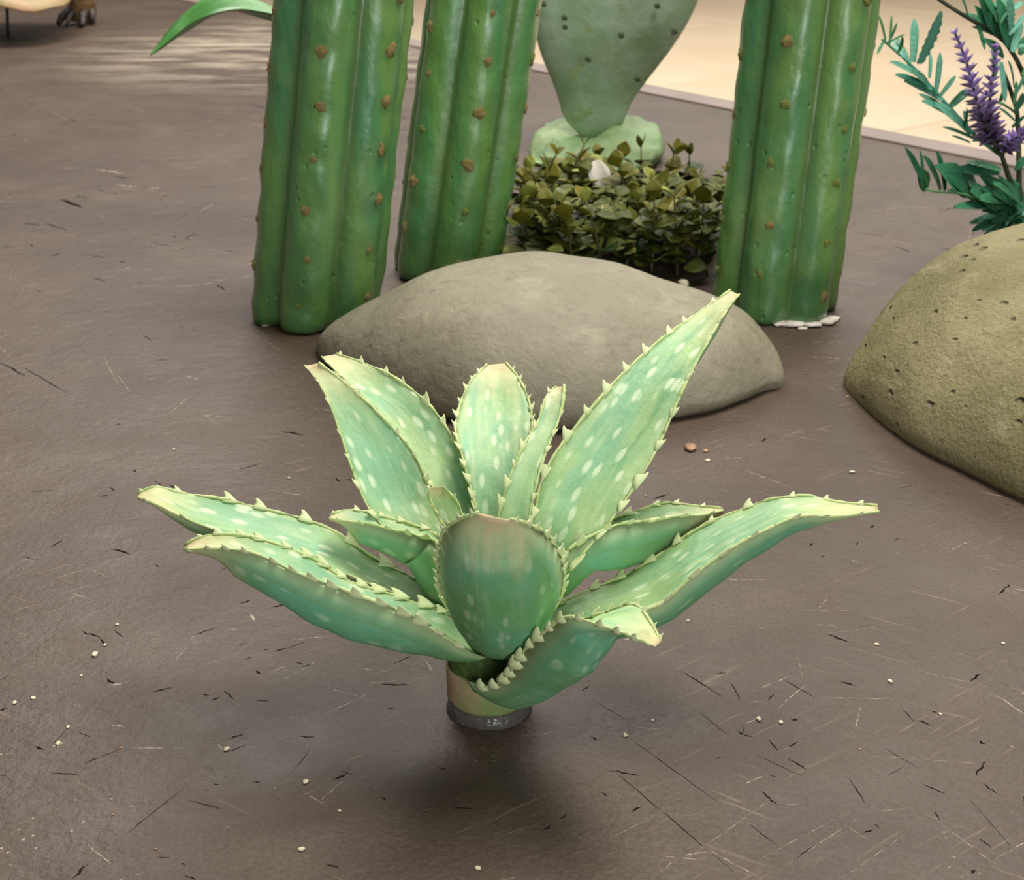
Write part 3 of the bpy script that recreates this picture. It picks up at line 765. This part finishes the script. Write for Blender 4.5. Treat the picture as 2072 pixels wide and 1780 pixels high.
# the many further leaves deeper in the clump, past what can be counted
fv, ff = [], []
for k in range(900):
    px = random.uniform(1030, 1452); j = random.random(); py = 575 - 150*j
    g = W(px, py, z=0); g.z = random.uniform(.012, .098)*(1 - .25*j)
    g.x += random.uniform(-.012, .012)
    a = random.random()*6.283; out = Vector((math.cos(a), math.sin(a), random.uniform(-.1, .9))).normalized()
    ls = random.uniform(.018, .030); Mx = frame(g, out, Vector((random.uniform(-.5, .5), random.uniform(-.5, .5), 1)), ls, ls, ls)
    if in_cactus(g) or in_cactus(g + out*ls) or in_cactus(g + out*ls*.5, .012): continue
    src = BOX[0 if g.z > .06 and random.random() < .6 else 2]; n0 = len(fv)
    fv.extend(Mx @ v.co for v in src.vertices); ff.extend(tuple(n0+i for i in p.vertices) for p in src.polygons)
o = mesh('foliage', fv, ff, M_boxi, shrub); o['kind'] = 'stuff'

# ------------------------------------------------------------------ lavender
M_lav = leafy('lavender_leaf', rgb(64, 132, 106), rgb(112, 172, 148), .45)
M_lavd = leafy('lavender_leaf_dark', rgb(34, 94, 66), rgb(62, 126, 88), .45, rgb(92, 150, 88))
M_lstem = mottled('lavender_stem', rgb(54, 62, 36), rgb(40, 46, 28), 60, .6)
M_flor = leafy('lavender_floret', rgb(126, 98, 164), rgb(168, 144, 202), .6)
M_flord = leafy('lavender_floret_dark', rgb(82, 66, 92), rgb(112, 92, 132), .6)
STRAP = [.045, .06, .066, .07, .073, .075, .072, .058, .022]
LAV = leaf_mesh('narrow_leaf', STRAP, M_lav, .5, .10, 9, .02); LAVD = leaf_mesh('narrow_leaf', STRAP, M_lavd, .5, .12, 9, .02)
BROAD = leaf_mesh('broad_leaf', [.05, .11, .16, .18, .17, .13, .08, .02], M_lavd, .3, .2, 8, .02)
SERR = leaf_mesh('serrated_leaf', [.04, .07, .06, .09, .07, .10, .075, .10, .075, .10, .07, .085, .055, .05, .02], M_lav, .3, .08, 9, .02)
YL = 1.76
lb = W(2085, 640, Y=YL); lb.z = 0
lav = empty('lavender_plant', (W(2085, 400, Y=YL).x, YL, 0)); tag(lav, 'plastic lavender with purple flower spikes growing behind the olive boulder', 'plant')
def L(cx, cy, dy=0): return W(1700+cx/3.42, cy/3.42, Y=YL+dy)
root = Vector((W(2085, 400, Y=YL).x, YL, -.001))
crown = L(1240, 1480)
def lstem(pts, r0, r1, mat=M_lstem, name='stem'):
    return tube(name, pts, [r0, (r0+r1)/2, r1], mat, lav, 7, 24)
main = lstem([root, crown*.5+root*.5+Vector((-.004, 0, 0)), crown, L(1190, 1300), L(1120, 1080)], .006, .003)
def lleaf(me, a, b, parent, wd=1.0, zh=Vector((.15, -.6, .7))):
    d = b - a; l = d.length
    return copyto(me, parent, frame(a, d, zh + Vector((random.uniform(-.3, .3), random.uniform(-.2, .2), 0)), l*wd*1.3, l, l))
# upper left spray
sa_pts = [L(1120, 1080), L(950, 950), L(780, 770), L(620, 590), L(480, 440), L(290, 270)]
sa = lstem(sa_pts, .0028, .0016, M_lav)
for (ax_, ay, bx_, by, me, wd) in ((500,430,522,130,LAV,1.1),(545,440,712,98,SERR,1.0),(615,540,632,368,LAV,1.0),(660,630,700,370,LAV,.9),(695,660,795,528,LAV,1.1),(760,740,905,600,LAVD,1.0),
        (480,460,400,250,LAV,.9),(430,400,360,260,LAV,.9),(400,360,450,240,LAVD,.8),(340,310,360,110,LAVD,.5),(330,300,400,160,LAVD,.7),(310,290,280,100,LAVD,.6),(320,310,440,230,LAVD,.7),(300,290,260,360,LAVD,1.0),
        (640,620,400,500,LAV,1.0),(700,700,470,545,LAV,.8),(760,780,560,640,LAV,.9),(830,850,600,680,LAV,.9),(900,930,690,700,LAV,1.0),(920,960,720,860,LAVD,.8),(960,980,720,860,LAV,.7),(900,990,780,930,LAV,1.0),
        (560,540,430,450,LAV,1.1),(600,570,380,410,LAV,.8),(700,700,600,560,SERR,1.2),(620,600,520,480,SERR,1.3),(820,830,720,700,SERR,1.3),(880,900,860,760,LAV,1.0),(850,880,900,740,LAVD,.9)):
    lleaf(me, L(ax_, ay, random.uniform(-.012, .012)), L(bx_, by, random.uniform(-.03, .03)), sa, wd)
# low left spray
sb = lstem([crown, L(1000, 1400, -.02), L(840, 1340, -.03), L(690, 1330, -.03), L(590, 1310, -.03)], .0025, .0014, M_lavd)
for (ax_, ay, bx_, by, me, wd) in ((590,1320,480,1015,LAVD,.9),(590,1320,570,1160,BROAD,1.3),(560,1310,580,1050,LAVD,.6),(690,1320,620,1080,LAVD,1.1),(720,1320,700,1060,LAVD,.9),(880,1340,740,1130,BROAD,1.3),(960,1360,800,1180,BROAD,1.2),
        (950,1330,760,1290,BROAD,1.1),(1010,1380,900,1230,BROAD,1.1),(1100,1200,790,1140,BROAD,.7),(1110,1180,880,1100,LAVD,1.2),(1200,1420,990,1180,BROAD,.8),(1180,1400,1000,1350,LAVD,1.3),(1200,1470,980,1400,LAVD,1.2),
        (1220,1500,1000,1440,LAVD,1.0),(1240,1500,1050,1580,BROAD,.8),(1240,1520,1120,1630,BROAD,.8),(1260,1530,1200,1660,BROAD,.9),(1240,1450,1130,1200,BROAD,.8),(1260,1440,1200,1210,BROAD,.8),(1230,1400,1090,1250,LAVD,1.2),
        (1220,1450,830,1390,LAVD,.8),(1100,1430,960,1300,BROAD,1.2),(1150,1450,1080,1560,LAVD,1.2),(1260,1480,1300,1650,BROAD,.9),(1250,1460,1350,1600,BROAD,.8),(1250,1470,1090,1500,BROAD,1.0),(1230,1430,1010,1290,LAVD,1.0)):
    lleaf(me, L(ax_, ay, random.uniform(-.03, .01)), L(bx_, by, random.uniform(-.05, .01)), sb, wd)
for k in range(60):
    a_ = random.uniform(2.0, 4.4)
    c0_ = (1240 + random.uniform(-60, 60), 1470 + random.uniform(-60, 80)); r_ = random.uniform(110, 300)
    ex, ey = c0_[0] + r_*math.cos(a_), c0_[1] - r_*math.sin(a_)*.8
    if ey > 1600: ey = 1600
    lleaf(random.choice((LAVD, LAVD, LAV)), L(*c0_, random.uniform(-.02, .02)), L(ex, ey, random.uniform(-.03, .02)), sb, random.uniform(.7, 1.1))
# upright woody branch at the right, leafy at the top
sc_ = lstem([crown, L(1230, 850, .03), L(1090, 420, .03), L(1250, 520, .03)][:2] + [L(1190, 660, .03), L(1110, 450, .03)], .004, .0025)
sd = lstem([L(1330, 900, .04), L(1280, 560, .04), L(1170, 330, .04), L(1050, 220, .03), L(860, 110, .02), L(690, 0, .02), L(560, -90, .02)], .0035, .0022)
for (ax_, ay, bx_, by, me, wd) in ((1060,240,870,60,BROAD,.9),(1100,250,1010,-20,BROAD,.9),(1150,300,1050,60,SERR,1.4),(1160,330,1140,-20,BROAD,.9),(1190,360,1260,120,LAV,1.1),(1170,240,1290,90,LAV,1.0),(1140,110,1270,0,LAV,1.0),(1200,330,1330,300,LAV,1.1),
        (1130,400,1020,250,BROAD,.8),(1090,260,930,170,LAVD,1.0),(1060,330,1080,520,LAV,1.0),(1110,430,1150,700,LAV,.8),(1150,560,1120,700,LAVD,.8),(1200,600,1190,420,LAV,1.1),(1220,640,1290,500,LAV,1.0),(1210,760,1290,640,LAV,1.2),
        (1220,800,1120,680,LAVD,1.0),(1210,840,1110,740,LAV,1.0),(1200,720,1230,560,LAVD,1.0),(1010,180,960,40,BROAD,.9),(1100,160,1130,-60,BROAD,.9),(1060,100,1010,-60,BROAD,.9),(1180,200,1180,-40,SERR,1.3),(880,110,850,-40,LAVD,.9),
        (1210,1180,1310,1060,BROAD,.9),(1190,880,1280,800,LAV,1.0),(1240,380,1330,210,BROAD,.9),(1260,520,1350,420,BROAD,.9),(940,150,1010,330,LAVD,.8)):
    lleaf(me, L(ax_, ay, .02+random.uniform(-.015, .015)), L(bx_, by, .02+random.uniform(-.03, .03)), sd, wd)
# flower spikes
FL = leaf_mesh('floret', [.12, .34, .40, .30, .16, .02], M_flor, .8, -.2, 6, .06); FLD = leaf_mesh('floret', [.12, .30, .34, .26, .14, .02], M_flord, .8, -.1, 6, .06)
def spike(pts, w0, w1, nw, darkfrac):
    ax = lstem(pts, .0022, .0014, M_lstem, 'flower_spike')
    P = crv(pts, 60)
    for i in range(nw):
        f = .12 + .88*i/(nw-1); k = min(58, int(f*59)); t = (P[k+1]-P[max(0, k-1)]).normalized()
        x = t.orthogonal().normalized(); y = t.cross(x)
        ln = (w0 + (w1-w0)*f)
        m = 6 if f < .9 else 4
        for q in range(m):
            a = 2*math.pi*(q/m) + i*.55
            out = x*math.cos(a) + y*math.sin(a)
            d = (out + t*(.25 + .5*f)).normalized()
            me = FLD if random.random() < (1.25*(1-f/darkfrac) if f < darkfrac else 0) else FL
            copyto(me, ax, frame(P[k], d, t, ln*.8, ln*random.uniform(.85, 1.1), ln*.8))
S = 3.42
spike([L(1090, 1060, -.01), L(1000, 850, -.015), L(930, 640, -.015), L(870, 420, -.01), L(795, 225, -.01)], .027, .009, 15, .75)
spike([L(1110, 1070), L(1050, 850, -.005), L(1040, 640, -.005), L(1065, 470, -.005), L(1075, 330, -.005)], .022, .010, 13, .7)
spike([L(1120, 1080, -.01), L(1180, 980, -.02), L(1260, 930, -.03), L(1360, 870, -.04)], .018, .011, 9, .3)

# ------------------------------------------------------------------ broad-leaf plant behind the left cactus
M_gleaf = mottled('green_strap_leaf', rgb(84, 150, 66), rgb(60, 126, 52), 12, .4, .2, .004, 40)
Yg = 1.95
gb = W(690, 470, Y=Yg); gb.z = 0
gp = empty('strap_leaf_plant', gb); tag(gp, 'bright green arching leaf reaching out from behind the ribbed cactus', 'plant')
tube('stem', [gb + Vector((0, 0, -.001)), W(672, 250, Y=Yg), W(650, 60, Y=Yg)], [.008, .007, .005], M_gleaf, gp, 10, 20)
def ribbon(name, up, lo, mat, parent, dyu, dyl, Y, th=.0015, N=40, M=9, cup=.25):
    fd = lambda i, m: min(1, 3*(1-i/(m-1)))
    A = crv([W(p[0], p[1], Y=Y+dyu*fd(i, len(up))) for i, p in enumerate(up)], N); B = crv([W(p[0], p[1], Y=Y+dyl*fd(i, len(lo))) for i, p in enumerate(lo)], N)
    V, Fc = [], []
    K = 2*M
    for i in range(N):
        wv = B[i]-A[i]; i0, i1 = max(0, i-1), min(N-1, i+1)
        n = (A[i1]+B[i1]-A[i0]-B[i0]).cross(wv).normalized()
        if n.z < 0: n = -n
        for s_ in (1, -1):
            for k in range(M):
                s = -1+2*k/(M-1) if s_ == 1 else 1-2*k/(M-1)
                V.append((A[i]+B[i])/2 + wv*.5*s + n*(s_*th*.5*(1-abs(s)*.8) - cup*wv.length*(1-abs(s))))
    for i in range(N-1):
        for k in range(K): Fc.append((i*K+k, i*K+(k+1) % K, (i+1)*K+(k+1) % K, (i+1)*K+k))
    Fc.append(tuple(range(K))[::-1]); Fc.append(tuple((N-1)*K+k for k in range(K)))
    o = mesh(name, V, Fc, mat, parent)
    bm = bmesh.new(); bm.from_mesh(o.data); bmesh.ops.recalc_face_normals(bm, faces=bm.faces[:]); bm.to_mesh(o.data); bm.free()
    return o
ribbon('leaf', [(652, 55), (600, 28), (550, 12), (520, 0), (470, -18), (420, -8), (375, 25), (345, 55), (320, 88), (303, 112)],
       [(652, 60), (600, 40), (552, 28), (520, 22), (480, 18), (430, 28), (390, 45), (350, 75), (322, 98), (304, 113)], M_gleaf, gp, .05, -.03, Yg, cup=.18)

# ------------------------------------------------------------------ far left: pale leaf plant and brown stump
M_pale = mottled('pale_leaf', rgb(186, 146, 106), rgb(128, 144, 92), 5, .5, .3, .005, 30, rgb(206, 182, 150))
M_dark = mottled('dark_stalk', rgb(52, 36, 28), rgb(40, 28, 22), 30, .5)
q = W(16, 72, z=0)
pl = empty('pale_leaf_plant', q); tag(pl, 'broad peach and pale green leaf drooping low over the platform', 'plant')
tube('stalk', [q + Vector((0, 0, -.001)), W(15, 45, Y=q.y), W(13, 15, Y=q.y), W(0, -40, Y=q.y)], [.0055, .005, .005, .004], M_dark, pl, 8, 16)
def droopleaf():
    V, Fc = [], []; N, M = 26, 12
    Y0 = q.y
    low = crv([W(x, y, Y=Y0+d) for x, y, d in ((-230, 0, -.1), (-120, 22, -.2), (0, 8, -.22), (30, 16, -.22), (75, 20, -.2), (110, 12, -.14), (140, 0, -.05), (165, -30, .1))], N)
    top = crv([W(x, y, Y=Y0+d) for x, y, d in ((-230, -10, .0), (-120, -60, .22), (0, -75, .28), (40, -78, .28), (80, -75, .26), (120, -60, .22), (150, -45, .18), (170, -35, .12))], N)
    for th in (0, -.006):
        for i in range(N):
            for k in range(M):
                s = k/(M-1); p = low[i].lerp(top[i], s); p.z += .05*math.sin(math.pi*s) + .012*noise.noise(p*8) + th
                V.append(p)
    o = N*M
    for i in range(N-1):
        for k in range(M-1):
            a = i*M+k; Fc.append((a, a+M, a+M+1, a+1)); Fc.append((o+a, o+a+1, o+a+M+1, o+a+M))
        for k in (0, M-1):
            a = i*M+k; Fc.append((a, a+M, o+a+M, o+a))
    for i in (0, N-1):
        for k in range(M-1): a = i*M+k; Fc.append((a, a+1, o+a+1, o+a))
    ob = mesh('leaf', V, Fc, M_pale, pl)
    bm = bmesh.new(); bm.from_mesh(ob.data); bmesh.ops.recalc_face_normals(bm, faces=bm.faces[:]); bm.to_mesh(ob.data); bm.free()
droopleaf()
M_bark = mottled('brown_bark', rgb(136, 106, 62), rgb(96, 74, 46), 24, .45, .7, .02, 40, rgb(150, 124, 78))
M_blk = mottled('dark_root', rgb(58, 46, 40), rgb(34, 28, 26), 20, .4, .5, .02, 50)
t0 = W(168, 48, z=0)
tk = empty('cut_stump', t0); tag(tk, 'brown woody trunk on dark splayed roots near the pale drooping leaf', 'trunk')
u = pxm(t0)
def lumpy_tube(name, pts, rads, mat, amp):
    o = tube(name, pts, rads, mat, tk, 14, 22)
    for v in o.data.vertices:
        p = v.co; v.co = p + Vector((noise.noise(p*22), noise.noise(p*22+Vector((5, 0, 0))), 0))*amp
    return o
lumpy_tube('trunk', [t0 + Vector((0, 0, .01)), t0 + Vector((u*3, 0, .08)), t0 + Vector((u*6, .02, .30)), t0 + Vector((u*8, .03, .55))], [u*26, u*27, u*29, u*30], M_bark, .012)
for dx, dy, r in ((-36, -.07, 8), (-14, -.09, 6), (16, -.10, 8), (30, -.04, 9)):
    lumpy_tube('root', [t0 + Vector((u*dx*.5, 0, .045)), t0 + Vector((u*dx*.8, dy*.7, .026)), t0 + Vector((u*dx, dy, .008))], [u*r*1.1, u*r, u*r*.6], M_blk, .008)

# ------------------------------------------------------------------ crumbs on the board
M_crumb = mottled('cream_crumb', rgb(236, 224, 196), rgb(214, 200, 168), 50, .6)
M_crumb2 = mottled('tan_crumb', rgb(196, 160, 116), rgb(150, 112, 84), 80, .6)
for k, (px, py, d) in enumerate(((619, 1582, 13), (610, 1719, 14), (192, 1325, 15), (212, 1305, 8), (67, 1413, 10), (30, 1422, 10), (118, 1505, 12), (138, 1471, 8), (1265, 1488, 10), (1801, 1379, 11), (967, 1757, 13),
        (1320, 1457, 7), (1902, 1445, 7), (229, 1648, 6), (265, 1632, 5), (315, 1718, 6), (687, 1641, 7), (237, 1264, 7), (165, 1367, 7), (459, 1516, 12), (1535, 1456, 12), (1580, 1462, 10), (1392, 1256, 7), (1774, 1304, 9),
        (585, 968, 7), (352, 910, 7), (1306, 1003, 6), (2030, 1302, 7), (1740, 1516, 6), (246, 1513, 6), (1724, 956, 10), (1714, 803, 6))):
    p = W(px, py, z=0); s = d*.42*pxm(p)
    tag(chip('paint_crumb', p, s, M_crumb if d > 6 else M_crumb2, None, .45, k), 'tiny cream crumb of loose paint lying on the brown board', 'crumb', 'cream paint crumbs on the board')
for k, (px, py, d, m, lb_) in enumerate(((1397, 908, 26, M_crumb2, 'tan flake of debris on the board between the stones, largest of its cluster'),
        (1428, 913, 10, M_crumb2, 'thin tan splinter beside the largest tan flake'), (1432, 932, 9, M_crumb, 'tiny pale flake just in front of the tan flakes'))):
    p = W(px, py, z=0); tag(chip('debris_flake', p, d*.5*pxm(p), m, None, .35, k+40), lb_, 'debris')
p = W(1383, 583, z=0); p.y = 1.60; p = W(1383, 576, Y=1.60)
tag(chip('white_pebble', Vector((W(1383, 582, z=0).x, W(1383, 582, z=0).y, 0)), .0065, M_crumb, None, .8, 77), 'small white pebble between the grey stone and the boxwood', 'pebble')
pt = W(1212, 340, Y=1.98)
pm_ = leaf_mesh('pale_petal', [.05, .2, .32, .36, .34, .26, .12], M_plaster, .5, .3, 7, .04)
o = D.objects.new('pale_petal', pm_); COL.objects.link(o); o.matrix_basis = frame(pt + Vector((.006, 0, -.03)), Vector((-.25, 0, 1)), Vector((0, -1, .2)), .045, .04, .04)
tag(o, 'small white dried petal caught on top of the boxwood', 'petal')
